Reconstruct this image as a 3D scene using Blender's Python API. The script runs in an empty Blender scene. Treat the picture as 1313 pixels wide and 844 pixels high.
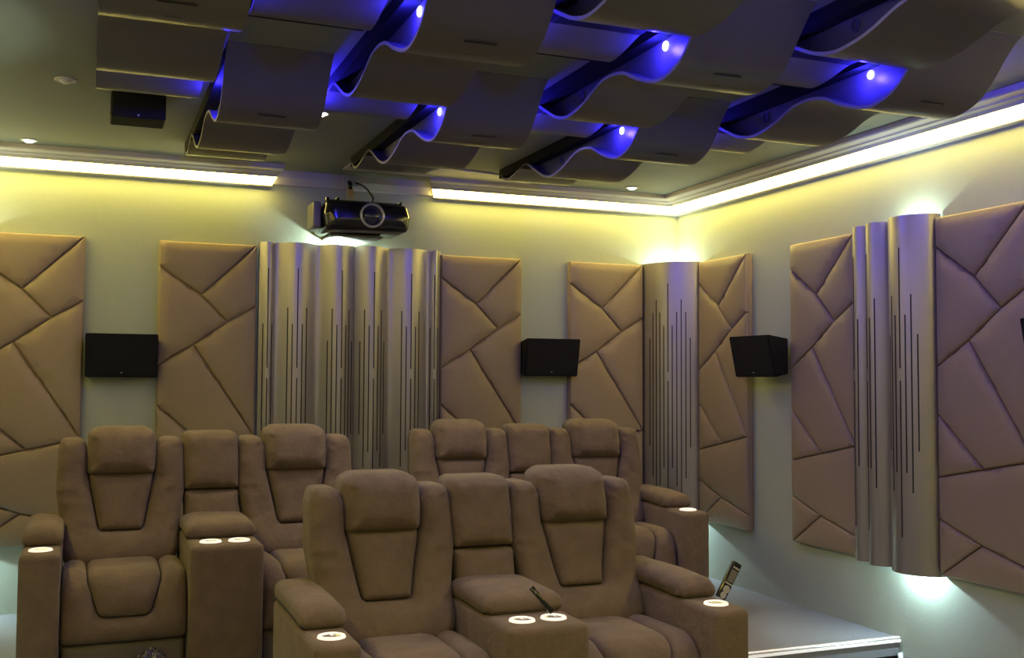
import bpy, bmesh, math, random
from math import sin, cos, pi, radians, sqrt, exp
from mathutils import Vector, Matrix, noise
from mathutils.geometry import delaunay_2d_cdt

random.seed(7)
SC = bpy.context.scene
COL = SC.collection
ZC = 1.423                     # camera height above the lower floor

# ------------------------------------------------------------------ camera, world, exposure
yaw, pit, rol, foc = 0.38224581, 0.04877573, 0.00509789, 1354.98
F = Vector((sin(yaw)*cos(pit), cos(yaw)*cos(pit), sin(pit)))
R0 = Vector((cos(yaw), -sin(yaw), 0)); U0 = R0.cross(F)
Rr = R0*cos(rol) + U0*sin(rol); Uu = U0*cos(rol) - R0*sin(rol)
cam = bpy.data.cameras.new('camera'); camo = bpy.data.objects.new('camera', cam); COL.objects.link(camo)
cam.sensor_width = 36; cam.lens = foc/1313*36; cam.clip_start = .05; cam.clip_end = 60
camo.matrix_world = Matrix(((Rr.x, Uu.x, -F.x, 0), (Rr.y, Uu.y, -F.y, 0), (Rr.z, Uu.z, -F.z, ZC), (0, 0, 0, 1)))
SC.camera = camo
w = bpy.data.worlds.new('world'); SC.world = w; w.use_nodes = True
w.node_tree.nodes['Background'].inputs[0].default_value = (.5, .55, .6, 1)
w.node_tree.nodes['Background'].inputs[1].default_value = 0.0
vs = SC.view_settings
vs.view_transform = 'Standard'; vs.look = 'None'; vs.gamma = 1; vs.use_curve_mapping = False
vs.exposure = 0.35
SC.cycles.max_bounces = 8; SC.cycles.diffuse_bounces = 5
SC.cycles.sample_clamp_indirect = 4

LED_WARM = (1.0, .78, .17); LED_STR = 16.0
UP_COL = (.80, 1.0, .86); UP_W = 6.5; DOWN_COL = (.66, .93, 1.0); DOWN_W = 13.0
BLUE = (.03, .02, 1.0); BLUE_W = 4.0
SPOT_COL = (1.0, .86, .70); SPOT_W = 26.0
RING_GLINT = .55; NOSE_STR = .4

# ------------------------------------------------------------------ materials
def mat(name, col, rough=.8, metal=0, noise_amt=.12, nscale=30, bump=0, bscale=200, stretch=None, spec=.5, sheen=0, emit=None, estr=0):
    m = bpy.data.materials.new(name); m.use_nodes = True
    nt = m.node_tree; b = nt.nodes['Principled BSDF']
    b.inputs['Roughness'].default_value = rough; b.inputs['Metallic'].default_value = metal
    b.inputs['Specular IOR Level'].default_value = spec
    if sheen:
        b.inputs['Sheen Weight'].default_value = sheen; b.inputs['Sheen Roughness'].default_value = .5
    tc = nt.nodes.new('ShaderNodeTexCoord'); mp = nt.nodes.new('ShaderNodeMapping')
    nt.links.new(tc.outputs['Object'], mp.inputs['Vector'])
    if stretch: mp.inputs['Scale'].default_value = stretch
    n = nt.nodes.new('ShaderNodeTexNoise'); n.inputs['Scale'].default_value = nscale; n.inputs['Detail'].default_value = 5
    nt.links.new(mp.outputs[0], n.inputs['Vector'])
    r = nt.nodes.new('ShaderNodeMixRGB')
    r.inputs[1].default_value = (*[c*(1-noise_amt) for c in col], 1); r.inputs[2].default_value = (*[min(1, c*(1+noise_amt)) for c in col], 1)
    nt.links.new(n.outputs['Fac'], r.inputs[0]); nt.links.new(r.outputs[0], b.inputs['Base Color'])
    if bump:
        n2 = nt.nodes.new('ShaderNodeTexNoise'); n2.inputs['Scale'].default_value = bscale; n2.inputs['Detail'].default_value = 4
        nt.links.new(mp.outputs[0], n2.inputs['Vector'])
        bp = nt.nodes.new('ShaderNodeBump'); bp.inputs['Strength'].default_value = bump; bp.inputs['Distance'].default_value = .01
        nt.links.new(n2.outputs['Fac'], bp.inputs['Height']); nt.links.new(bp.outputs[0], b.inputs['Normal'])
    if emit:
        b.inputs['Emission Color'].default_value = (*emit, 1); b.inputs['Emission Strength'].default_value = estr
    return m

M = dict(
    wall=mat('wall_paint', (.385, .43, .355), .85, bump=.12, bscale=160, noise_amt=.04),
    ceil=mat('ceiling_paint', (.20, .215, .185), .75, noise_amt=.05, bump=.05),
    trim=mat('trim_paint', (.52, .49, .50), .6, noise_amt=.03),
    carpet=mat('carpet', (.235, .24, .26), .95, noise_amt=.25, nscale=120, bump=.5, bscale=300),
    leather=mat('upholstered_panel', (.30, .232, .155), .42, noise_amt=.07, nscale=40, bump=.15, bscale=500, spec=.35),
    column=mat('column_satin', (.40, .38, .365), .41, metal=.8, noise_amt=.04, nscale=60, stretch=(1, 1, .05)),
    slot=mat('slot_dark', (.02, .02, .022), .9),
    black=mat('black_speaker', (.010, .010, .011), .75, noise_amt=.3, nscale=200, bump=.3, bscale=400, spec=.2),
    felt=mat('ceiling_felt', (.115, .107, .098), .38, noise_amt=.12, nscale=150, bump=.04, bscale=400, spec=.55),
    board=mat('backing_board', (.010, .010, .012), .9, spec=.2),
    edge=mat('sheet_edge', (.36, .33, .29), .7),
    suede=mat('brown_suede', (.146, .106, .070), .9, noise_amt=.34, nscale=13, bump=.4, bscale=45, spec=.2, sheen=.12),
    suede_dark=mat('brown_leather', (.13, .105, .09), .45, noise_amt=.15, nscale=14, bump=.3, bscale=18),
    plinth=mat('dark_plinth', (.02, .018, .016), .8),
    chrome=mat('cup_metal', (.75, .73, .70), .25, metal=.9, noise_amt=.02),
    ring=mat('cup_ring_glint', (.8, .78, .74), .4, emit=(1, .88, .74), estr=RING_GLINT),  # emission stands in for bright reflections on the metal rings
    hole=mat('lamp_hole', (.05, .05, .08), .5),
    led=mat('led_diffuser', (.9, .9, .85), .5, emit=LED_WARM, estr=LED_STR),
    nose=mat('nosing_light', (.8, .8, .8), .4, emit=(1, .95, .88), estr=NOSE_STR),
    nosem=mat('nosing_metal', (.6, .58, .55), .35, metal=.7),
    bulb=mat('blue_bulb', (.3, .3, .9), .3, emit=(.6, .72, 1.0), estr=4),
    upbulb=mat('cool_bulb', (.9, .9, .9), .3, emit=UP_COL, estr=12),
    warmbulb=mat('warm_bulb', (.9, .9, .9), .3, emit=(1, .93, .8), estr=20),
    glint=mat('downlight_glint', (.85, .85, .82), .15, emit=(1, .97, .85), estr=4),  # unlit glass, its glint painted as emission
    gloss=mat('gloss_black', (.008, .008, .01), .16, noise_amt=.1, spec=.6),
    lens=mat('lens_glass', (.012, .014, .05), .05, spec=.8),
    silver=mat('silver_plastic', (.55, .55, .56), .35, metal=.4),
    greyp=mat('grey_plastic', (.16, .15, .145), .45),
    white=mat('white_plastic', (.75, .75, .74), .5),
    tag=mat('yellow_tag', (.55, .42, .10), .6),
    film=mat('clear_film', (.03, .028, .028), .16, spec=.6, bump=.3, bscale=30),
    screen=mat('grey_screen', (.3, .3, .3), .8),
)

# ------------------------------------------------------------------ helpers
def obj(name, bm, m, parent=None, smooth=False, angle=None):
    me = bpy.data.meshes.new(name); bmesh.ops.recalc_face_normals(bm, faces=bm.faces[:])
    bm.to_mesh(me); bm.free()
    for x in (m if isinstance(m, (list, tuple)) else [m]): me.materials.append(x)
    if smooth:
        for p in me.polygons: p.use_smooth = True
        if angle: 
            try: me.set_sharp_from_angle(angle=radians(angle))
            except Exception: pass
    o = bpy.data.objects.new(name, me); COL.objects.link(o)
    if parent: o.parent = parent
    return o
def thing(name, label, cat, loc=(0, 0, 0), rz=0, group=None):
    o = bpy.data.objects.new(name, None); COL.objects.link(o); o.empty_display_size = .1
    o.location = loc; o.rotation_euler = (0, 0, rz); o['label'] = label; o['category'] = cat
    if group: o['group'] = group
    return o
def tag(o, label, cat, group=None):
    o['label'] = label; o['category'] = cat
    if group: o['group'] = group
    return o
def struct(o): o['kind'] = 'structure'; return o
def copy_tree(o, parent=None):
    c = o.copy(); COL.objects.link(c); c.parent = parent
    for ch in list(o.children): copy_tree(ch, c)
    return c
def box(bm, x0, x1, y0, y1, z0, z1, bev=0, seg=3, mi=0):
    r = bmesh.ops.create_cube(bm, size=1)
    for v in r['verts']:
        v.co = Vector((x0+(v.co.x+.5)*(x1-x0), y0+(v.co.y+.5)*(y1-y0), z0+(v.co.z+.5)*(z1-z0)))
    fs = set(f for v in r['verts'] for f in v.link_faces)
    for f in fs: f.material_index = mi
    if bev:
        es = list(set(e for v in r['verts'] for e in v.link_edges))
        bmesh.ops.bevel(bm, geom=es, offset=bev, segments=seg, affect='EDGES', profile=.5)
def BOX(*a, **k): bm = bmesh.new(); box(bm, *a, **k); return bm
def tube(bm, pts, r, n=8):
    pts = [Vector(p) for p in pts]; rings = []
    for i, p in enumerate(pts):
        d = (pts[min(i+1, len(pts)-1)]-pts[max(i-1, 0)]).normalized()
        a = d.orthogonal().normalized(); b = d.cross(a)
        if rings:
            a = (rings[-1][1] - d*rings[-1][1].dot(d)).normalized(); b = d.cross(a)
        rings.append(([bm.verts.new(p+(a*cos(2*pi*k/n)+b*sin(2*pi*k/n))*r) for k in range(n)], a))
    for (A, _), (B, _) in zip(rings, rings[1:]):
        for k in range(n): bm.faces.new((A[k], A[(k+1) % n], B[(k+1) % n], B[k]))
    bm.faces.new(rings[0][0][::-1]); bm.faces.new(rings[-1][0])
def lathe(bm, prof, c, ax, n=24, mi=0):
    """prof: (radius, distance along ax)"""
    c = Vector(c); ax = Vector(ax).normalized(); a = ax.orthogonal().normalized(); b = ax.cross(a); rings = []
    for r, h in prof:
        if r < 1e-6: rings.append([bm.verts.new(c+ax*h)])
        else: rings.append([bm.verts.new(c+ax*h+(a*cos(2*pi*k/n)+b*sin(2*pi*k/n))*r) for k in range(n)])
    for A, B in zip(rings, rings[1:]):
        for k in range(n):
            q = [A[k % len(A)], A[(k+1) % len(A)], B[(k+1) % len(B)], B[k % len(B)]]
            q = list(dict.fromkeys(q))
            if len(q) > 2: bm.faces.new(q).material_index = mi
def prism(bm, poly, z0, z1, mi=0):
    A = [bm.verts.new((x, y, z0)) for x, y in poly]; B = [bm.verts.new((x, y, z1)) for x, y in poly]; n = len(poly)
    for k in range(n): bm.faces.new((A[k], A[(k+1) % n], B[(k+1) % n], B[k])).material_index = mi
    bm.faces.new(A[::-1]).material_index = mi; bm.faces.new(B).material_index = mi
def light(name, col, watts, loc, parent, r=.02, kind='POINT', spot=None, rot=None):
    l = bpy.data.lights.new(name, kind); l.color = col; l.energy = watts; l.shadow_soft_size = r
    if spot: l.spot_size = radians(spot[0]); l.spot_blend = spot[1]
    o = bpy.data.objects.new(name, l); COL.objects.link(o); o.location = loc
    if rot: o.rotation_euler = rot
    o.parent = parent; return o

def round_poly(pts, r, n=5):
    """r: one radius or a list of one per corner"""
    out = []; N = len(pts)
    for i in range(N):
        p = Vector(pts[i]); a = Vector(pts[i-1]); b = Vector(pts[(i+1) % N])
        ri = r[i] if isinstance(r, (list, tuple)) else r
        da, db = (a-p), (b-p); la, lb = da.length, db.length; da /= la; db /= lb
        ang = da.angle(db); t = min(ri/math.tan(ang/2) if ang > .05 else 0, la*.48, lb*.48)
        if t < 1e-5: out.append(p); continue
        A = p+da*t; B = p+db*t
        for k in range(n+1):
            s = k/n; out.append(A*(1-s)**2 + p*2*s*(1-s) + B*s*s)
    return out
def resample(pts, step):
    out = []; N = len(pts)
    for i in range(N):
        a, b = pts[i], pts[(i+1) % N]; L = (b-a).length; k = max(1, int(math.ceil(L/step)))
        for j in range(k): out.append(a.lerp(b, j/k))
    return out
def inside(p, poly):
    c = False; j = len(poly)-1
    for i in range(len(poly)):
        a, b = poly[i], poly[j]
        if (a.y > p.y) != (b.y > p.y) and p.x < (b.x-a.x)*(p.y-a.y)/(b.y-a.y)+a.x: c = not c
        j = i
    return c
def segdist(p, a, b):
    ab = b-a; L = ab.length_squared; t = 0 if L == 0 else max(0, min(1, (p-a).dot(ab)/L)); return (p-a-ab*t).length
def cushion(bm, outline, fmap, r=.04, bulge=.04, edge=0., thick=.03, step=.022, corner=.02, crown=0., wob=0., gath=0., grooves=(), seed=0, mi=0):
    ol = [Vector(p) for p in outline]
    base = resample(round_poly(ol, corner), step)
    N = len(base); segs = [(base[i], base[(i+1) % N]) for i in range(N)]
    pts = list(base)
    cc = sum((segs[i][0].x*segs[i][1].y - segs[i][1].x*segs[i][0].y) for i in range(N)) > 0
    D = lambda p: min(segdist(p, a, b) for a, b in segs)
    for fr in (.06, .22, .5):
        off = fr*r
        for i in range(N):
            t = (base[(i+1) % N]-base[i-1])
            if t.length < 1e-9: continue
            t.normalize(); nrm = Vector((-t.y, t.x)) if cc else Vector((t.y, -t.x))
            q = base[i]+nrm*off
            if inside(q, base) and D(q) > off*.85: pts.append(q)
    x0, x1 = min(p.x for p in base), max(p.x for p in base); y0, y1 = min(p.y for p in base), max(p.y for p in base)
    nx = max(1, int((x1-x0)/step)); ny = max(1, int((y1-y0)/step))
    for i in range(1, nx):
        for j in range(1, ny):
            q = Vector((x0+(x1-x0)*(i+.25*(j % 2))/nx, y0+(y1-y0)*j/ny))
            if inside(q, base) and D(q) > .62*r: pts.append(q)
    V, E, Fc, *_ = delaunay_2d_cdt(pts, [(i, (i+1) % N) for i in range(N)], [], 1, 1e-6)
    W = min(x1-x0, y1-y0)/2
    front, back = [], []
    for p in V:
        d = D(p); t = min(d/r, 1); h = edge+bulge*sqrt(max(0, 1-(1-t)**2)) + crown*(1-(1-min(d/W, 1))**2)
        for (ga, gb, gd, gw) in grooves: h -= gd*exp(-(segdist(p, Vector(ga), Vector(gb))/gw)**2)*min(1, d/r+.3)
        if gath: h += gath*max(0, 1-abs(d/r-.55)/.6)*noise.noise(Vector((p.x*12, p.y*48, seed+.5)))
        if wob: h += wob*t*(noise.noise(Vector((p.x*9+seed, p.y*9, seed*1.7)))+.5*noise.noise(Vector((p.x*21, p.y*21+seed, seed))))
        front.append(bm.verts.new(fmap(p.x, p.y, h))); back.append(bm.verts.new(fmap(p.x, p.y, -thick)))
    ec = {}
    for f in Fc:
        try:
            bm.faces.new([front[i] for i in f]).material_index = mi; bm.faces.new([back[i] for i in reversed(f)]).material_index = mi
        except ValueError: continue
        for k in range(len(f)):
            e = tuple(sorted((f[k], f[(k+1) % len(f)]))); ec[e] = ec.get(e, 0)+1
    for (a, b), n in ec.items():
        if n == 1:
            try: bm.faces.new((front[a], front[b], back[b], back[a])).material_index = mi
            except ValueError: pass
def CUSH(*a, **k): bm = bmesh.new(); cushion(bm, *a, **k); return bm

def catmull(pts, n=6):
    out = []; P = [Vector(p) for p in pts]
    for i in range(len(P)-1):
        p0, p1, p2, p3 = P[max(i-1, 0)], P[i], P[i+1], P[min(i+2, len(P)-1)]
        for k in range(n):
            t = k/n
            out.append(.5*((2*p1)+(p2-p0)*t+(2*p0-5*p1+4*p2-p3)*t*t+(3*p1-p0-3*p2+p3)*t**3))
    out.append(P[-1]); return out
def ribbon(bm, pts, lift, th, mi_face=0, mi_edge=0):
    """thin curved sheet: pts 2D polyline, lift(p, k) -> two 3D ends; th thickness along the 2D normal"""
    P = [Vector(p) for p in pts]; n = len(P); A = []; B = []
    for i, p in enumerate(P):
        t = (P[min(i+1, n-1)]-P[max(i-1, 0)]).normalized(); nn = Vector((-t.y, t.x))
        q = p+nn*th
        A.append([bm.verts.new(c) for c in lift(p)]); B.append([bm.verts.new(c) for c in lift(q)])
    for i in range(n-1):
        for q, m in (((A[i][0], A[i+1][0], A[i+1][1], A[i][1]), mi_face), ((B[i][0], B[i][1], B[i+1][1], B[i+1][0]), mi_face),
                     ((A[i][0], B[i][0], B[i+1][0], A[i+1][0]), mi_edge), ((A[i][1], A[i+1][1], B[i+1][1], B[i][1]), mi_edge)):
            f = bm.faces.new(q); f.material_index = m
    for i in (0, n-1): bm.faces.new((A[i][0], A[i][1], B[i][1], B[i][0])).material_index = mi_edge

# ------------------------------------------------------------------ room shell
WX, DY, LX, FY = 3.843, 6.44, -.85, -2.6
CEIL = ZC+1.262; PLAT = ZC-1.289; PLY = 4.28
struct(obj('floor', BOX(LX-.1, WX+.1, FY-.1, DY+.1, -.12, 0), M['carpet']))
struct(obj('floor_platform', BOX(LX, WX, PLY+.03, DY, 0.0, PLAT), M['carpet']))
struct(obj('ceiling', BOX(LX-.1, WX+.1, FY-.1, DY+.1, CEIL, CEIL+.12), M['ceil']))
struct(obj('wall_back', BOX(LX-.1, WX+.1, DY, DY+.12, 0, CEIL), M['wall']))
struct(obj('wall_right', BOX(WX, WX+.12, FY, DY, 0, CEIL), M['wall']))
struct(obj('wall_left', BOX(LX-.12, LX, FY, DY, 0, CEIL), M['wall']))
struct(obj('wall_front', BOX(LX-.1, WX+.1, FY-.12, FY, 0, CEIL), M['wall']))
# step fascia and its dark recess
struct(obj('trim_1', BOX(LX, WX-.003, PLY+.004, PLY+.03, PLAT-.085, PLAT-.006), M['carpet']))
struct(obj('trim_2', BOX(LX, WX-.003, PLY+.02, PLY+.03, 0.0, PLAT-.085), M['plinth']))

# cornice: profile (offset from the wall, height relative to the camera)
CORN = [(0, 1.160), (.030, 1.161), (.034, 1.164), (.036, 1.175), (.038, 1.177), (.120, 1.2095), (.126, 1.203), (.136, 1.220), (.176, 1.220), (.182, 1.228), (.228, 1.232), (.235, 1.238), (.235, 1.2625), (0, 1.2625)]
NARR = [(0, 1.176), (.03, 1.178), (.042, 1.2), (.055, 1.22), (.055, 1.2625), (0, 1.2625)]
LEDP = [(.0375, 1.1685), (.119, 1.2025), (.119, 1.208), (.0375, 1.175)]
def sweep(bm, prof, P):
    """P(o, z, end) -> 3D"""
    A = [bm.verts.new(P(o, z, 0)) for o, z in prof]; B = [bm.verts.new(P(o, z, 1)) for o, z in prof]; n = len(prof)
    for k in range(n): bm.faces.new((A[k], A[(k+1) % n], B[(k+1) % n], B[k]))
    bm.faces.new(A[::-1]); bm.faces.new(B)
def SWEEP(prof, P): bm = bmesh.new(); sweep(bm, prof, P); return bm
xl = lambda o: 1.003+.2*o      # left end of the unlit gap behind the projector
xr = lambda o: 2.044-.42*o
backL = lambda o, z, e: (LX+o if e == 0 else xl(o), DY-o, ZC+z)
backR = lambda o, z, e: (xr(o) if e == 0 else WX-o, DY-o, ZC+z)
backM = lambda o, z, e: (xl(o)+.01 if e == 0 else xr(o)-.01, DY-o, ZC+z)
rightW = lambda o, z, e: (WX-o, DY-o if e == 0 else FY+o, ZC+z)
leftW = lambda o, z, e: (LX+o, DY-o if e == 0 else FY+o, ZC+z)
frontW = lambda o, z, e: (LX+o if e == 0 else WX-o, FY+o, ZC+z)
for i, (pr, P) in enumerate([(CORN, backL), (CORN, backR), (NARR, backM), (CORN, rightW), (CORN, leftW), (CORN, frontW)]):
    struct(obj('trim_%d' % (i+3), SWEEP(pr, P), M['trim']))
for P, lab in ((backL, 'lit LED strip in the cornice of the back wall, left of the projector'),
               (backR, 'lit LED strip in the cornice of the back wall, right of the projector'),
               (rightW, 'long lit LED strip in the cornice above the right wall'),
               (leftW, 'added LED strip in the cornice of the left wall, outside the view'),
               (frontW, 'added LED strip in the cornice of the front wall, unseen behind the camera')):  # left and front strips are unseen, added to light the room
    tag(obj('led_strip', SWEEP(LEDP, P), M['led']), lab, 'light strip', 'cornice light strips')
# pale frame set flat in the ceiling behind the projector
bm = bmesh.new()
prism(bm, [(1.397, 6.0), (1.396, 6.2), (2.6, 6.2), (2.605, 6.12), (2.33, 5.985), (2.06, 5.935), (1.93, 5.955), (1.87, 6.09), (1.47, 6.124), (1.44, 6.0)], CEIL-.007, CEIL)
tag(obj('ceiling_frame', bm, M['trim']), 'pale flat metal frame set in the ceiling behind the middle far wave panel', 'ceiling frame')

# lit step edge
t = thing('stair_nosing', 'lit white edge strip along the carpeted platform step', 'step edge', (0, PLY, PLAT))
obj('metal_strip', BOX(LX+.002, WX-.002, -.004, .045, -.006, .004, bev=.002, seg=1), M['nosem'], t)
for y0, y1, z0, z1 in ((-.003, .014, .004, .008), (-.008, -.004, -.017, -.004)):
    obj('light_strip', BOX(LX+.004, WX-.004, y0, y1, z0, z1), M['nose'], t)
bm = bmesh.new(); tube(bm, [(WX-.03, PLY-.045, .0), (WX-.03, PLY-.045, ZC-1.40), (WX-.028, PLY-.03, ZC-1.372), (WX-.02, PLY-.015, ZC-1.368), (WX-.004, PLY-.012, ZC-1.368)], .013)
tag(obj('cable_cover', bm, M['white'], smooth=True), 'small white cable cover below the end of the lit step edge', 'cable cover')

# ------------------------------------------------------------------ upholstered wall panels
CELLS = [[(0, 0), (1, 0), (.43, .18), (0, .085)],
         [(1, 0), (1, .213), (.7, .27), (.43, .18)],
         [(0, .085), (.43, .18), (.7, .27), (.36, .35), (0, .42)],
         [(.7, .27), (1, .213), (1, .662), (.36, .35)],
         [(0, .42), (.36, .35), (1, .662), (.5, .695), (0, .553)],
         [(0, .553), (.5, .695), (0, .728)],
         [(0, .728), (.5, .695), (1, .662), (1, .94), (.46, .896), (0, .843)],
         [(0, .843), (.46, .896), (0, 1)],
         [(.46, .896), (1, .94), (1, 1), (0, 1)]]
PH = 1.722; PZ0 = ZC-.920; PT = .060
def inset(poly, g):
    """shrink a convex-ish polygon by g"""
    P = [Vector(p) for p in poly]; n = len(P)
    ar = sum(P[i].x*P[(i+1) % n].y-P[(i+1) % n].x*P[i].y for i in range(n)); s = 1 if ar > 0 else -1; out = []
    for i in range(n):
        a, p, b = P[i-1], P[i], P[(i+1) % n]
        d1 = (p-a).normalized(); d2 = (b-p).normalized(); n1 = Vector((-d1.y, d1.x))*s; n2 = Vector((-d2.y, d2.x))*s
        m = (n1+n2); k = m.length
        m = n1 if k < 1e-6 else m/k
        out.append(p+m*g/max(.35, m.dot(n1)))
    return out
def wall_panel_meshes(wd):
    a = bmesh.new(); box(a, 0, wd, -.030, -.002, 0, PH, bev=.004, seg=2)
    b = bmesh.new(); fm = lambda u, v, h: Vector((u, -.034-h, v))
    for c in CELLS:
        poly = inset([(u*wd, (1-v)*PH) for u, v in c], .0022)
        cushion(b, poly, fm, r=.022, bulge=.017, edge=.006, thick=.004, step=.06, corner=.004, crown=.004)
    return a, b
pa, pb = wall_panel_meshes(.556)
P0 = thing('acoustic_panel', 'tan quilted wall panel, leftmost on the back wall, cut off by the picture edge', 'wall panel', (-.585+.006, DY, PZ0), 0, 'upholstered wall panels')
obj('backing_board', pa, M['leather'], P0, smooth=True, angle=40)
obj('padding', pb, M['leather'], P0, smooth=True, angle=50)
PANELS = [((.374, DY), 0, 'tan quilted wall panel between the leftmost black speaker and the wavy column'),
          ((2.082, DY), 0, 'tan quilted wall panel between the wavy column and the second black speaker'),
          ((2.986, DY), 0, 'tan quilted wall panel on the back wall, left of the corner column'),
          ((WX, 6.089), -pi/2, 'tan quilted wall panel on the right wall, beside the corner column'),
          ((WX, 5.096), -pi/2, 'tan quilted wall panel on the right wall, left of the purple-lit column'),
          ((WX, 3.957), -pi/2, 'purple-lit tan quilted wall panel nearest the camera on the right wall')]
for (x, y), rz, lab in PANELS:
    c = copy_tree(P0); c.location = (x, y, PZ0); c.rotation_euler = (0, 0, rz); c['label'] = lab

# ------------------------------------------------------------------ slotted wave columns
def slot_set(bm, centre, normal_at, s0, spec, z0, H):
    pass
def column(name, label, plan, centres, loc_lamps, zb=-.928, zt=.822, sp=.03, kind=0, nrm=None, base=.043):
    """plan: list of (x,y) room points of the front surface, dense; centres: arc positions of the tallest slots"""
    root = thing(name, label, 'wall column', (plan[0].x, plan[0].y, ZC+zb), 0, 'slotted wave columns')
    L = Vector((plan[0].x, plan[0].y, ZC+zb)); bm = bmesh.new()
    H = zt-zb; front = plan
    if nrm is not None: plan = [plan[0]-nrm*base]+list(plan)+[plan[-1]-nrm*base]; centres = [(c+base, k) for c, k in centres]
    ribbon(bm, plan, lambda p: (Vector((p.x, p.y, ZC+zb))-L, Vector((p.x, p.y, ZC+zt))-L), .012, 0, 0)
    # slots, dark strips just proud of the sheet
    cum = [0]
    for a, b in zip(plan, plan[1:]): cum.append(cum[-1]+(b-a).length)
    def at(s):
        for i in range(len(plan)-1):
            if cum[i+1] >= s:
                k = (s-cum[i])/(cum[i+1]-cum[i]); p = plan[i].lerp(plan[i+1], k); tt = (plan[i+1]-plan[i]).normalized(); return p, tt
        return plan[-1], (plan[-1]-plan[-2]).normalized()
    def slot(s, v0, v1):
        if s < .012 or s > cum[-1]-.012: return
        p, tt = at(s); n = Vector((tt.y, -tt.x)); hw = .0032
        for a, b in ((v0, v1),):
            za, zb_ = ZC+zt-a*H, ZC+zt-b*H
            q = [p-tt*hw, p+tt*hw]; f = [x+n*.0016 for x in q]; g = [x-n*.001 for x in q]
            vs_ = [bm.verts.new(Vector((x.x, x.y, z))-L) for z in (za, zb_) for x in (f[0], f[1], g[1], g[0])]
            for ids in ((0, 1, 5, 4), (1, 2, 6, 5), (2, 3, 7, 6), (3, 0, 4, 7), (0, 3, 2, 1), (4, 5, 6, 7)):
                bm.faces.new([vs_[i] for i in ids]).material_index = 1
    for c, nn in centres:
        if kind == 1:
            pat = {0: (.085, .93), 1: (.25, .80), 2: (.197, .87), 3: (.148, .93), 4: (.197, .84), 5: (.297, .72)}
            for k in range(-5, 6):
                a, b = pat[abs(k)]
                if k == 0: slot(c, a, .43); slot(c, .465, b)
                else: slot(c+k*sp, a, b)
        else:
            pat = {0: (.09, .90), 1: (.28, .72), 2: (.224, .775), 3: (.335, .66)}
            for k in range(-nn, nn+1):
                a, b = pat[abs(k)]
                if k == 0: slot(c, a, .43); slot(c, .465, b)
                else: slot(c+k*sp, a, b)
    obj('shell', bm, [M['column'], M['slot']], root, smooth=True, angle=50)
    for (x, y, z, colr, wt, mt, nm) in loc_lamps:
        b2 = bmesh.new(); bmesh.ops.create_icosphere(b2, subdivisions=2, radius=.012, matrix=Matrix.Translation(Vector((x, y, ZC+z))-L))
        u = obj(nm, b2, mt, root, smooth=True)
        light(nm+'_light', colr, wt, Vector((x, y, ZC+z+(.022 if z > 0 else -.022)))-L, u, .008)
    return root
def lobes(p0, d, nrm, widths, amps, base, n=24, cut=1.0, flip=False, pw=.8):
    """front surface of convex half-round lobes standing side by side along d"""
    out = []; s = 0
    for i, (wd, am) in enumerate(zip(widths, amps)):
        t0, t1 = 0, 1
        if cut < 1 and i == (0 if flip else len(widths)-1):
            if flip: t0 = 1-cut
            else: t1 = cut
        for k in range(n+1):
            t = t0+(t1-t0)*k/n
            if k == 0 and out: continue
            out.append(p0+d*(s+(t-t0)*wd/(t1-t0))+nrm*(base+am*max(0, sin(pi*t))**pw))
        s += wd
    return out
X, Y = Vector((1, 0)), Vector((0, 1))
up = lambda x, y, z=.735, wt=UP_W: (x, y, z, UP_COL, wt, M['upbulb'], 'uplight')
dn = lambda x, y, z=-.85, wt=DOWN_W: (x, y, z, DOWN_COL, wt, M['upbulb'], 'downlight_bulb')
column('wave_column', 'grey slotted wavy column under the projector, left half of the pair',
       lobes(Vector((.944, DY)), X, -Y, [.10, .25, .223], [.035, .06, .075], .045, cut=.92, pw=1.5), [(.06, 1), (.26, 2), (.565, 3)], [up(1.42, DY-.045, .775, UP_W*2.4)], nrm=-Y)
column('wave_column', 'grey slotted wavy column under the projector, right half of the pair',
       lobes(Vector((1.521, DY)), X, -Y, [.223, .25, .081], [.075, .06, .035], .045, cut=.92, flip=True, pw=1.5), [(.13, 3), (.41, 2), (.60, 1)], [up(1.70, DY-.035, .70, UP_W*.12)], nrm=-Y)
column('wave_column', 'purple-lit slotted wavy column of three lobes on the right wall',
       lobes(Vector((WX, 4.536)), -Y, -X, [.112, .163, .298], [.045, .07, .10], .048, pw=.7), [(.06, 1), (.235, 2), (.585, 3)],
       [up(WX-.035, 4.10, .72), dn(WX-.045, 4.10, -.85)], nrm=-X)
pA, pB = Vector((3.548, DY-.062)), Vector((WX-.062, 6.094)); dd = (pB-pA); nn = Vector((dd.y, -dd.x)).normalized()
if nn.x > 0: nn = -nn
arc = [Vector((pA.x, DY-.001))]+[pA+dd*(k/24)+nn*(.062*sin(pi*k/24)) for k in range(25)]+[Vector((WX-.001, pB.y))]
column('wave_column', 'grey slotted rounded column filling the room corner', arc, [(.261, 5)],
       [up(WX-.10, DY-.10, .73, UP_W*.75), dn(WX-.09, DY-.11, -.82)], sp=.030, zb=-.922, zt=.806, kind=1)

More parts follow.
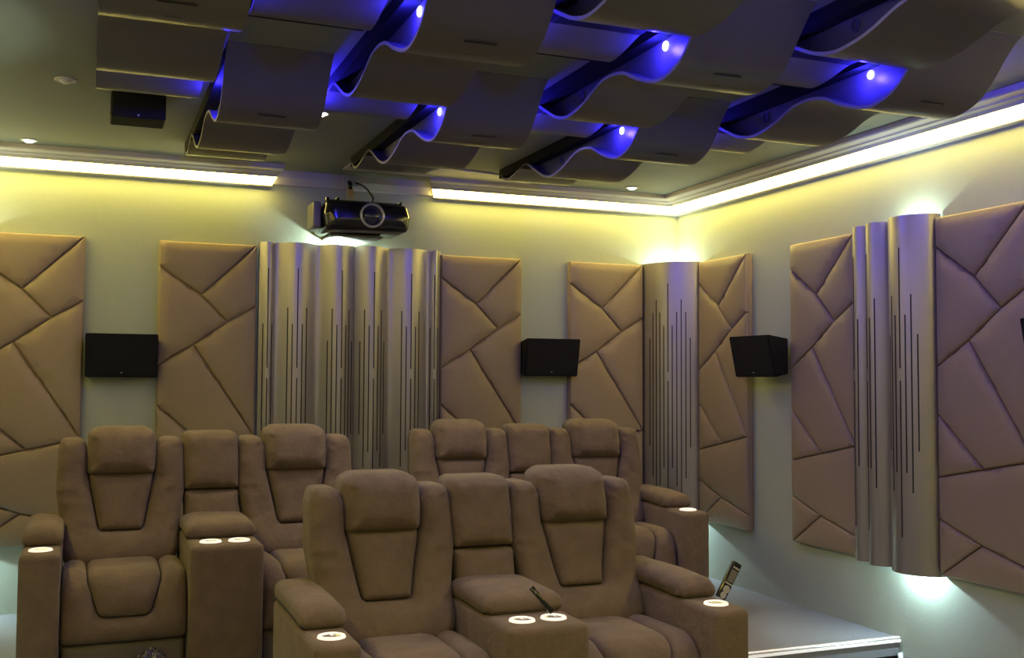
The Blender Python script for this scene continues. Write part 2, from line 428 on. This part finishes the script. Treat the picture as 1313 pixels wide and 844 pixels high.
mx = LX+WX; qa, qb = Vector((LX+.062, 6.094)), Vector((LX+.262, DY-.062)); dd = (qb-qa); nn = Vector((dd.y, -dd.x)).normalized()  # mirrored left columns, unseen, added with lamps to light the left side
arc = [Vector((LX+.001, qa.y))]+[qa+dd*(k/24)+nn*(.055*sin(pi*k/24)) for k in range(25)]+[Vector((qb.x, DY-.001))]
column('wave_column', 'slotted rounded column added in the left rear corner, outside the view', arc, [(.24, 5)],
       [up(LX+.10, DY-.10, .73, UP_W*.75), dn(LX+.10, DY-.09, -.84, DOWN_W*1.3)], sp=.027, zb=-.922, zt=.806, kind=1)
column('wave_column', 'slotted wavy column added on the left wall, outside the view',
       lobes(Vector((LX, 3.96)), Y, X, [.298, .163, .112], [.10, .07, .045], .048, pw=.7), [(.08, 3), (.38, 2), (.53, 1)],
       [up(LX+.035, 4.10, .72), dn(LX+.06, 4.10, -.81)], nrm=X)
# ------------------------------------------------------------------ wall speakers
def speaker_mesh(wd=.385, ht=.245, dt=.155, db=.105):
    """local: back on y=0, front towards -y, face leaning so that its top stands out"""
    bm = bmesh.new()
    v = [bm.verts.new(c) for c in ((-wd*.46, 0, -ht/2+.02), (wd*.46, 0, -ht/2+.02), (wd*.46, 0, ht/2-.02), (-wd*.46, 0, ht/2-.02),
                                   (-wd/2, -db, -ht/2), (wd/2, -db, -ht/2), (wd/2, -dt, ht/2), (-wd/2, -dt, ht/2))]
    for f in ((0, 1, 2, 3), (4, 7, 6, 5), (0, 4, 5, 1), (1, 5, 6, 2), (2, 6, 7, 3), (3, 7, 4, 0)): bm.faces.new([v[i] for i in f])
    bmesh.ops.recalc_face_normals(bm, faces=bm.faces[:])
    bmesh.ops.bevel(bm, geom=bm.edges[:], offset=.005, segments=2, affect='EDGES'); return bm
def speaker_parts(root, wd=.385, ht=.245, dt=.155, db=.105):
    obj('cabinet', speaker_mesh(wd, ht, dt, db), M['black'], root)
    gm = bmesh.new(); sl = (dt-db)/ht
    gv = []
    for off in (0, .004):
        gv += [gm.verts.new((x, -(db+sl*(z+ht/2))-off, z)) for x, z in ((-wd/2+.010, -ht/2+.010), (wd/2-.010, -ht/2+.010), (wd/2-.010, ht/2-.010), (-wd/2+.010, ht/2-.010))]
    for f in ((0, 1, 2, 3), (4, 7, 6, 5), (0, 4, 5, 1), (1, 5, 6, 2), (2, 6, 7, 3), (3, 7, 4, 0)): gm.faces.new([gv[i] for i in f])
    g = obj('grille', gm, M['black'], root)
    b = bmesh.new(); zz = -ht/2+.027; lathe(b, [(0, .006), (.0035, .005), (.0035, 0)], (-.0, -(db+sl*.027)-.003, zz), (0, -1, 0), 10)
    obj('badge', b, M['silver'], root)
S0 = thing('wall_speaker', 'black speaker between the two quilted panels left of the wavy column', 'speaker', (.181, DY-.003, ZC+.129), 0, 'black wall speakers')
speaker_parts(S0)
for loc, rz, lab in (((2.822, DY-.003, ZC+.152), 0, 'black speaker on the back wall between the wavy column and the corner'),
                     ((WX-.06, 5.285, ZC+.150), radians(-90+2), 'black tilted speaker on the right wall beside the corner'),
                     ((WX-.06, 3.125, ZC+.150), radians(-90+2), 'black speaker cut off by the right picture edge')):
    c = copy_tree(S0); c.location = loc; c.rotation_euler = (0, 0, rz); c['label'] = lab
for s in list(COL.objects):
    if s.get('category') == 'speaker' and abs(s.rotation_euler.z) > .1:
        b = bmesh.new(); box(b, -.05, .05, -.0, .0585, -.05, .05, bev=.006, seg=2)
        obj('bracket', b, M['black'], s)
# ceiling speaker behind the left wave panel
CS = thing('ceiling_speaker', 'black speaker box under the ceiling beyond the left wave panel', 'speaker', (.187, 4.90, CEIL))
b = BOX(-.115, .115, 0, .18, -.112, 0, bev=.006, seg=2); obj('cabinet', b, M['black'], CS)
obj('grille', BOX(-.108, .108, -.006, 0, -.105, -.006, bev=.002, seg=1), M['black'], CS)
b = bmesh.new(); lathe(b, [(0, .005), (.004, .004), (.004, 0)], (0, -.005, -.101), (0, -1, 0), 10); obj('badge', b, M['silver'], CS)

# ------------------------------------------------------------------ ceiling wave panels
PROF = [(4.005, 1.259), (4.04, 1.235), (4.085, 1.19), (4.13, 1.138), (4.20, 1.075), (4.30, 1.040), (4.40, 1.045), (4.52, 1.088), (4.62, 1.135), (4.72, 1.152), (4.82, 1.145),
        (4.93, 1.110), (5.03, 1.090), (5.13, 1.087), (5.23, 1.112), (5.33, 1.160), (5.42, 1.205), (5.48, 1.214), (5.56, 1.203), (5.65, 1.184), (5.74, 1.176), (5.80, 1.192), (5.85, 1.225)]
PY0 = 3.98; PW = .402; PITCH = .4525; XB = .0075; STAG = 1.185
prof = catmull([(y-PY0, z-1.262) for y, z in PROF], 4)
def near(yq): return min(prof, key=lambda p: abs(p.x-yq)).y
def ceiling_panel():
    root = thing('wave_diffuser', '-', 'ceiling wave panel', (0, 0, 0), 0, 'wave panels under the ceiling')
    obj('backing_board', BOX(0, PW, .115, 1.885, -.054, -.0005), M['board'], root)
    b = bmesh.new(); ribbon(b, prof, lambda p: (Vector((0, p.x, p.y)), Vector((PW, p.x, p.y))), .012, 0, 1)
    obj('wave_sheet', b, [M['felt'], M['edge']], root, smooth=True, angle=60)
    for side, x in ((0, .060), (1, PW-.060)):
        b = bmesh.new(); pts = [p for p in prof if .125 < p.x < 1.84]
        A = [(p.x, -.055) for p in pts]; B = [(p.x, min(p.y+.0135, -.056)) for p in pts]
        for xx in (x-.004, x+.004):
            vA = [b.verts.new((xx, *q)) for q in A]; vB = [b.verts.new((xx, *q)) for q in B]
            for i in range(len(A)-1): b.faces.new((vA[i], vA[i+1], vB[i+1], vB[i]))
        rib = obj('rib', b, M['felt'], root)
        sx = -1 if side == 0 else 1
        for yy in (1.10,):
            b = bmesh.new(); lathe(b, [(.022, 0), (.022, .004), (.017, .004), (.017, .001), (0, .001)], (x+sx*.004, yy, -.088), (sx, 0, 0), 18)
            obj('lamp_hole', b, M['hole'], rib, smooth=True, angle=40)
    for (y, x0, x1, hh) in ((.26, .15, .26, .004), (.335, .175, .225, .0016), (.40, .12, .25, .0014)):
        b = bmesh.new(); z = near(y); sl = (near(y+.02)-near(y-.02))/.04
        b.faces.new([b.verts.new((x, y+dy, z+sl*dy-.0012)) for x, dy in ((x0, -hh), (x1, -hh), (x1, hh), (x0, hh))])
        obj('printed_mark', b, M['slot'], root)
    return root
W0 = ceiling_panel()
def add_lamp(root, side, watts, visible=True):
    x = .060 if side == 0 else PW-.060; sx = -1 if side == 0 else 1
    b = bmesh.new(); lathe(b, [(.0175, 0), (.0175, .003), (.0155, .006), (.009, .009), (0, .010)], (x+sx*.004, .42, -.078), (sx, 0, 0), 20)
    l = obj('blue_lamp', b, M['bulb'], root, smooth=True)
    light('blue_light', BLUE, watts, (x+sx*.056, .42, -.088), l, .012)
rows = [(0, PY0, (1, 3, 5), {1: 'far wave panel of the ceiling, leftmost of the three nearest the back wall', 3: 'far wave panel of the ceiling above the wavy column, middle one', 5: 'far wave panel of the ceiling pointing at the room corner'}),
        (1, PY0-STAG, (0, 2, 4, 6), {0: 'leftmost grey ceiling wave panel, in front of the black ceiling speaker', 2: 'grey ceiling wave panel lit blue, left of the image centre top', 4: 'grey ceiling wave panel lit blue, right of the image centre top', 6: 'grey ceiling wave panel lit blue, closest to the right wall cornice'}),
        (2, PY0-2*STAG+.05, (1, 3, 5), {1: 'overhead ceiling wave panel cut off at top, on the left', 3: 'overhead ceiling wave panel cut off at top, in the middle', 5: 'overhead ceiling wave panel cut off at top, on the right'})]
LABS = {(0, 1): 'grey ceiling wave panel nearest the back wall above the left wall panels',
        (0, 3): 'grey ceiling wave panel with a blue lamp, just above the projector and pale ceiling frame',
        (0, 5): 'grey ceiling wave panel with a blue lamp, nearest the room corner',
        (1, 0): 'leftmost grey ceiling wave panel, with the black ceiling speaker behind it',
        (1, 2): 'blue-lit ceiling wave panel in front of the small bright downlight',
        (1, 4): 'blue-lit ceiling wave panel in the second row, third from the left',
        (1, 6): 'blue-lit ceiling wave panel nearest the right wall cornice',
        (2, 1): 'overhead ceiling wave panel cut off by the top edge, leftmost',
        (2, 3): 'overhead ceiling wave panel cut off by the top edge, middle one',
        (2, 5): 'overhead ceiling wave panel cut off by the top edge, rightmost'}
first = True
for r, y0, cols, _ in rows:
    for c in cols:
        o = W0 if first else copy_tree(W0_src)
        if first:
            W0_src = copy_tree(W0); first = False
        o.location = (XB+PITCH*c, y0, CEIL); o['label'] = LABS[(r, c)]
        for sd in (0, 1):
            if (r, c) == (2, 1) or (sd == 1 and c == 0 and r == 1 and False): continue
            add_lamp(o, sd, BLUE_W*(1.3 if (r == 1 and c == 6) else 2.6 if r == 0 else 1.2) if sd else BLUE_W*(1.6 if (r, c) == (0, 1) else 1))
for x in [W0_src]+list(W0_src.children_recursive): bpy.data.objects.remove(x)

# ------------------------------------------------------------------ downlights
def downlight(x, y, lit, label, watts=0):
    t = thing('downlight', label, 'ceiling light', (x, y, CEIL), 0, 'recessed ceiling downlights')
    b = bmesh.new(); lathe(b, [(.045, 0), (.045, -.004), (.036, -.007), (.030, -.004), (.030, 0)], (0, 0, 0), (0, 0, 1), 24); obj('ring', b, M['trim'], t, smooth=True, angle=40)
    b = bmesh.new(); lathe(b, [(0, -.018), (.016, -.015), (.026, -.008), (.0305, 0)], (0, 0, 0), (0, 0, 1), 20)
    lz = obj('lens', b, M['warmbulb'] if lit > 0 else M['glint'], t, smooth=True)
    if lit < 0: lz.data = lz.data.copy(); lz.data.materials[0] = M['silver']
    if watts:
        light('downlight_beam', SPOT_COL, watts, (0, 0, -.035), lz, .03, 'SPOT', (100, .7))
downlight(-.31, 6.10, 0, 'small downlight in the ceiling above the left LED strip')
downlight(3.27, 6.05, 0, 'small downlight in the ceiling near the room corner')
downlight(1.0, 4.93, 1, 'small bright downlight between two wave panels', 26)
downlight(2.02, 4.74, 1, 'added downlight hidden beyond the wave panels, towards the corner', 26)  # hidden lamp added to brighten the back row from above
downlight(-.11, 4.80, -1, 'dim small downlight left of the black ceiling speaker')
for x, y, k, lab in ((-.3, 2.6, .6, 'added unseen downlight over the left aisle near the camera'), (1.11, 2.58, 1, 'added unseen downlight over the front row, left'), (2.02, 2.58, 1, 'added unseen downlight over the front row, right'), (3.5, 2.5, .15, 'added unseen downlight over the right aisle near the camera'),
                  (.4, .2, .15, 'added unseen downlight above the camera, left'), (2.4, .2, .15, 'added unseen downlight above the camera, right')):  # all of these are out of view, added as fill lamps
    downlight(x, y, 1, lab, SPOT_W*k)

# ------------------------------------------------------------------ projector
PR = thing('projector', 'black home cinema projector hanging below the ceiling at the back wall', 'projector', (1.512, 6.06, ZC+.962))
b = bmesh.new()
outl = round_poly([(-.245, -.095), (.245, -.085), (.262, .0), (.235, .075), (-.245, .085), (-.262, .0)], .035, 6)
fmp = lambda u, v, h: Vector((u, -.0-h - .03*(1-(u/.25)**2), v))
cushion(b, outl, fmp, r=.05, bulge=.045, edge=.0, thick=.30, step=.03, corner=.004)
obj('body', b, M['gloss'], PR, smooth=True, angle=50)
b = bmesh.new(); lathe(b, [(.058, -.02), (.072, .0), (.072, .022), (.064, .028), (.060, .022), (.057, .0)], (.012, -.062, -.004), (0, -1, 0), 36); obj('lens_ring', b, M['silver'], PR, smooth=True, angle=40)
b = bmesh.new(); lathe(b, [(0, .028), (.03, .024), (.05, .012), (.061, -.01)], (.012, -.060, -.004), (0, -1, 0), 32); obj('lens', b, M['lens'], PR, smooth=True)
obj('side_grille', BOX(-.315, -.266, .02, .20, -.08, .075, bev=.012), M['greyp'], PR, smooth=True, angle=40)
b = bmesh.new(); box(b, -.22, .22, .02, .25, .078, .092, bev=.006); obj('top_vent', b, M['gloss'], PR)
for x in (-.23, -.17, .21):
    b = bmesh.new(); lathe(b, [(.012, 0), (.012, .018), (0, .02)], (x, .03, .085), (0, 0, 1), 12); obj('mount_screw', b, M['gloss'], PR)
b = bmesh.new(); box(b, -.19, .13, .12, .379, -.108, -.096, bev=.003); obj('wall_shelf', b, M['greyp'], PR)
# power outlet and cable by the cornice
OB = thing('power_outlet', 'grey cable outlet with plug on the cornice above the projector', 'outlet', (1.487, DY-.056, ZC+1.215))
obj('plate', BOX(-.055, .055, -.014, 0, -.025, .025, bev=.004), M['silver'], OB)
b = bmesh.new(); tube(b, [(-.012, -.014, .0), (-.012, -.04, -.012), (-.012, -.045, -.05)], .013, 10); obj('plug', b, M['gloss'], OB, smooth=True)
tg = obj('tag', BOX(-.034, .008, -.056, -.052, -.10, -.05, bev=.001, seg=1), M['tag'], OB)
b = bmesh.new(); pts = catmull([(.03, -.014, .0), (.06, -.05, -.02), (.09, -.07, -.05), (.12, -.085, -.10), (.115, -.09, -.135)], 6); tube(b, pts, .006, 8)
obj('cable', b, M['gloss'], OB, smooth=True)

# ------------------------------------------------------------------ recliner sofas
def path_map(path):
    P = [Vector(p) for p in path]; cum = [0]
    for a, b in zip(P, P[1:]): cum.append(cum[-1]+(b-a).length)
    def at(s):
        s = max(0, min(cum[-1], s))
        for i in range(len(P)-1):
            if cum[i+1] >= s-1e-9:
                k = (s-cum[i])/max(1e-9, cum[i+1]-cum[i]); break
        p = P[i].lerp(P[i+1], k)
        def tan(i): i = max(0, min(len(P)-2, i)); return (P[i+1]-P[i]).normalized()
        t = (tan(i-1)*(1-k)*.5 + tan(i) + tan(i+1)*k*.5).normalized()
        return p, t
    def f(u, v, h):
        p, t = at(v); n = Vector((t.y, -t.x))   # left-of-travel flipped so that it points outwards
        q = p+n*h; return Vector((u, q.x, q.y))
    return f, cum[-1]
def arcpts(cy, cz, r, a0, a1, n=6): return [(cy+r*cos(radians(a0+(a1-a0)*k/n)), cz+r*sin(radians(a0+(a1-a0)*k/n))) for k in range(n+1)]
def yb(z): return -.185+.155*max(0, min(1.05, (z-.44)/.58))**.9 - .045*exp(-((z-.50)/.10)**2)
back_map = lambda u, v, h: Vector((u, yb(v)-h, v))
SU, SD = M['suede'], M['suede_dark']

def mk_cup(parent, x, y, z, wet=True):
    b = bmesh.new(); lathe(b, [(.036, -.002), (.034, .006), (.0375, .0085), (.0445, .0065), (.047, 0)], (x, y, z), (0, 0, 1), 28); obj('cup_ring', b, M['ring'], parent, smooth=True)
    b = bmesh.new(); lathe(b, [(.0365, .005), (.0345, .002), (0, .0025)], (x, y, z), (0, 0, 1), 24); obj('cup_well', b, M['chrome'], parent, smooth=True)

def make_sofa():
    root = thing('recliner_sofa', '-', 'recliner sofa', (0, 0, 0), 0, 'two-seat recliner sofas')
    obj('plinth', BOX(-.80, .80, -.66, .10, 0, .075, bev=.01), M['plinth'], root)
    # arms
    for s in (-1, 1):
        x0, x1 = sorted((s*.652, s*.806))
        b = bmesh.new(); box(b, x0, x1, -.775, .03, .05, .588, bev=.026, seg=4); a = obj('arm', b, SU, root, smooth=True)
        pth = arcpts(-.0, .58, .05, 60, 90, 3)+[(-.10, .631), (-.25, .634), (-.38, .632), (-.48, .628)]+arcpts(-.497, .598, .031, 95, 200, 6)
        fm, L = path_map(pth)
        b = CUSH([(x0+.002, 0), (x1+.004, 0), (x1+.004, L), (x0-.0, L)], fm, r=.06, bulge=.038, thick=.035, step=.026, corner=.03, wob=.004, seed=s*3)
        obj('arm_pad', b, SU, a, smooth=True)
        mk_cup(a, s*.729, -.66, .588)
    # console
    b = bmesh.new(); box(b, -.152, .152, -.775, -.05, .05, .588, bev=.026, seg=4); c = obj('console', b, SU, root, smooth=True)
    pth = [(-.12, .60), (-.14, .615)]+[(-.20, .622), (-.34, .623), (-.46, .62)]+arcpts(-.513, .592, .028, 80, 190, 6)
    fm, L = path_map(pth)
    obj('console_pad', CUSH([(-.150, 0), (.150, 0), (.150, L), (-.150, L)], fm, r=.06, bulge=.04, thick=.03, step=.026, corner=.035, wob=.004, seed=9), SU, c, smooth=True)
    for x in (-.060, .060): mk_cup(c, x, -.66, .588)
    # seats
    pth = [(-.06, .425), (-.20, .442), (-.35, .452), (-.56, .455)]+arcpts(-.575, .355, .10, 88, 8, 9)+[(-.680, .30), (-.690, .22), (-.694, .125)]
    pth = [(y, z) for y, z in pth]
    # arc runs from the top forwards: mirror so that it heads towards -y
    pth = [(-.06, .425), (-.20, .442), (-.35, .452), (-.56, .455)]+[(-.575-.10*sin(radians(a)), .355+.10*cos(radians(a))) for a in range(5, 86, 10)]+[(-.683, .30), (-.690, .25), (-.692, .205)]
    fmS, LS = path_map(pth)
    fmS_out = lambda u, v, h: fmS(u, v, h)
    for s in (-1, 1):
        cx = s*.402; e = .246
        wt, wm, wb_, sb, sm = .152, .143, .100, LS-.100, LS-.25
        ins = [(cx-wt, .06), (cx+wt, .06), (cx+wm, sm), (cx+wb_, sb), (cx-wb_, sb), (cx-wm, sm)]
        g = .004
        outer = [(cx-e, .02), (cx-wt-g, .02), (cx-wm-g, sm), (cx-wb_-g, sb+g), (cx+wb_+g, sb+g), (cx+wm+g, sm), (cx+wt+g, .02), (cx+e, .02), (cx+e, LS), (cx-e, LS)]
        b = CUSH(outer, fmS, r=.05, bulge=.034, edge=.002, thick=.06, step=.028, corner=[.01, .004, .03, .04, .04, .03, .004, .01, .03, .03], wob=.004, seed=s*5+1)
        st = obj('seat', b, SU, root, smooth=True)
        sh = CUSH([(cx-e+.02, .03), (cx+e-.02, .03), (cx+e-.02, LS-.02), (cx-e+.02, LS-.02)], fmS, r=.02, bulge=.001, edge=-.03, thick=.052, step=.04, corner=.01)
        obj('seat_base', sh, SU, st)
        b = CUSH(ins, fmS, r=.045, bulge=.032, edge=.002, thick=.06, step=.028, corner=[.01, .01, .03, .04, .04, .03], wob=.004, seed=s*4+2)
        obj('seat_inset', b, SU, st, smooth=True)
        b = CUSH([(cx-e+.006, .03), (cx+e-.006, .03), (cx+e-.006, .196), (cx-e+.006, .196)], lambda u, v, h: Vector((u, -.665-h, v)), r=.02, bulge=.014, thick=.02, step=.03, corner=.01, wob=.003)
        fr = obj('footrest', b, SD, st, smooth=True); fr['label'] = 'greyish smooth leather footrest front'
    # backs
    for s in (-1, 1):
        cx = s*.408
        q = lambda l: [(cx+x, z) for x, z in l]
        wing = [(-.278, .955), (-.266, 1.008), (-.170, 1.008), (-.150, .95), (-.150, .845), (-.139, .80), (-.098, .588), (.098, .588), (.139, .80), (.150, .845), (.150, .95), (.170, 1.008), (.266, 1.008), (.278, .955),
                (.284, .77), (.258, .62), (.248, .425), (-.248, .425), (-.258, .62), (-.284, .77)]
        rad = [.03, .045, .04, .02, .01, .03, .03, .03, .03, .01, .02, .04, .045, .03, .05, .06, .11, .11, .06, .05]
        gro = [((cx-.30, .765), (cx-.20, .755), .012, .010), ((cx+.30, .765), (cx+.20, .755), .012, .010)]
        b = CUSH(q(wing), back_map, r=.055, bulge=.055, edge=.004, thick=.13, step=.018, corner=rad, wob=.006, gath=.012, grooves=gro, seed=s*7)
        bk = obj('backrest', b, SU, root, smooth=True)
        sh = CUSH(q([(-.235, .46), (.235, .46), (.25, .96), (-.25, .96)]), back_map, r=.02, bulge=.001, edge=-.035, thick=.11, step=.08, corner=.02)
        obj('back_shell', sh, SU, bk)
        hr = [(-.148, .838), (.148, .838), (.156, .93), (.150, 1.035), (.10, 1.062), (-.10, 1.062), (-.150, 1.035), (-.156, .93)]
        b = CUSH(q(hr), back_map, r=.075, bulge=.075, edge=.004, thick=.12, step=.019, gath=.011, corner=[.03, .03, .05, .04, .06, .06, .04, .05], wob=.006, crown=.02, seed=s*2+4)
        obj('headrest', b, SU, bk, smooth=True)
        lm = [(-.093, .592), (.093, .592), (.135, .80), (.143, .850), (-.143, .850), (-.135, .80)]
        b = CUSH(q(lm), back_map, r=.05, bulge=.046, edge=.002, thick=.10, step=.026, corner=.022, wob=.005, seed=s*6+3)
        obj('lumbar_pad', b, SU, bk, smooth=True)
    md = bmesh.new()
    b = CUSH([(-.126, .762), (.126, .762), (.130, .90), (.126, 1.035), (-.126, 1.035), (-.130, .90)], back_map, r=.055, bulge=.058, edge=.004, thick=.13, step=.019, gath=.011, corner=[.02, .02, .05, .04, .04, .05], wob=.007, crown=.012, seed=31,
             grooves=[((.05, .80), (.13, .85), .006, .01), ((-.13, .83), (-.08, .81), .006, .01)])
    mb = obj('middle_backrest', b, SU, root, smooth=True)
    b = CUSH([(-.116, .50), (.116, .50), (.126, .756), (-.126, .756)], back_map, r=.045, bulge=.052, edge=.004, thick=.12, step=.026, corner=.02, wob=.006, seed=12)
    obj('lower_cushion', b, SU, mb, smooth=True)
    return root
SF = make_sofa()
SF.location = (1.486, 4.10, 0); SF['label'] = 'brown suede two-seat recliner sofa in the front row, with two remotes in its cup holders'
for x, y, rz, lab in ((.572, 5.40, 0, 'brown suede two-seat recliner sofa in the back row, on the left'),
                      (2.405, 5.76, radians(-6), 'brown suede two-seat recliner sofa in the back row, on the right near the corner')):
    c = copy_tree(SF); c.location = (x, y, PLAT); c.rotation_euler = (0, 0, rz); c['label'] = lab

# ------------------------------------------------------------------ remotes in the cup holders
RM = thing('remote_control', 'black and silver remote leaning in the right arm cup holder of the front sofa', 'remote', (1.486+.729+.010, 4.10-.672, .610))
RM.rotation_euler = (radians(2), radians(31), radians(4))
obj('body', BOX(-.021, .021, -.010, .010, 0, .150, bev=.006), M['gloss'], RM, smooth=True, angle=50)
obj('display', BOX(-.015, .013, -.0115, -.0095, .070, .118), M['greyp'], RM)
obj('faceplate', BOX(-.017, .016, -.0108, -.0092, .060, .066), M['silver'], RM)
for i in range(3):
    obj('button', BOX(-.014+.010*i, -.007+.010*i, -.0118, -.0095, .124, .131, bev=.001, seg=1), M['silver'], RM)
b = bmesh.new(); lathe(b, [(.015, 0), (.015, .0022), (.006, .0028), (0, .0028)], (0, -.0096, .040), (0, -1, 0), 20); obj('button_ring', b, M['silver'], RM)
b = bmesh.new(); lathe(b, [(.013, 0), (.013, .0022), (.005, .0028), (0, .0028)], (-.002, -.0096, .016), (0, -1, 0), 20); obj('button_ring', b, M['silver'], RM)
SM = thing('slim_remote', 'thin black remote leaning in the console cup holder of the front sofa', 'remote', (1.486+.060-.005, 4.10-.66, .607))
SM.rotation_euler = (radians(-14), radians(-38), 0)
obj('body', BOX(-.009, .009, -.005, .005, 0, .115, bev=.003), M['gloss'], SM, smooth=True, angle=50)
obj('button', BOX(-.004, .004, -.0062, -.0045, .088, .096), M['greyp'], SM)

# crumpled glossy bag in front of the left rear seat
b = bmesh.new(); bmesh.ops.create_icosphere(b, subdivisions=4, radius=1)
for v in b.verts:
    p = v.co.copy(); k = 1+.30*noise.noise(p*2.3)+.16*noise.noise(p*6)
    v.co = Vector((p.x*.085*k, p.y*.045*k, max(0, (p.z*.5+.5))*.19*(1+.2*noise.noise(p*4))))
tag(obj('plastic_bag', b, M['film'], smooth=True), 'crumpled glossy dark plastic bag before the left rear sofa seat', 'plastic bag')
bpy.data.objects['plastic_bag'].location = (.265, 4.56, PLAT)
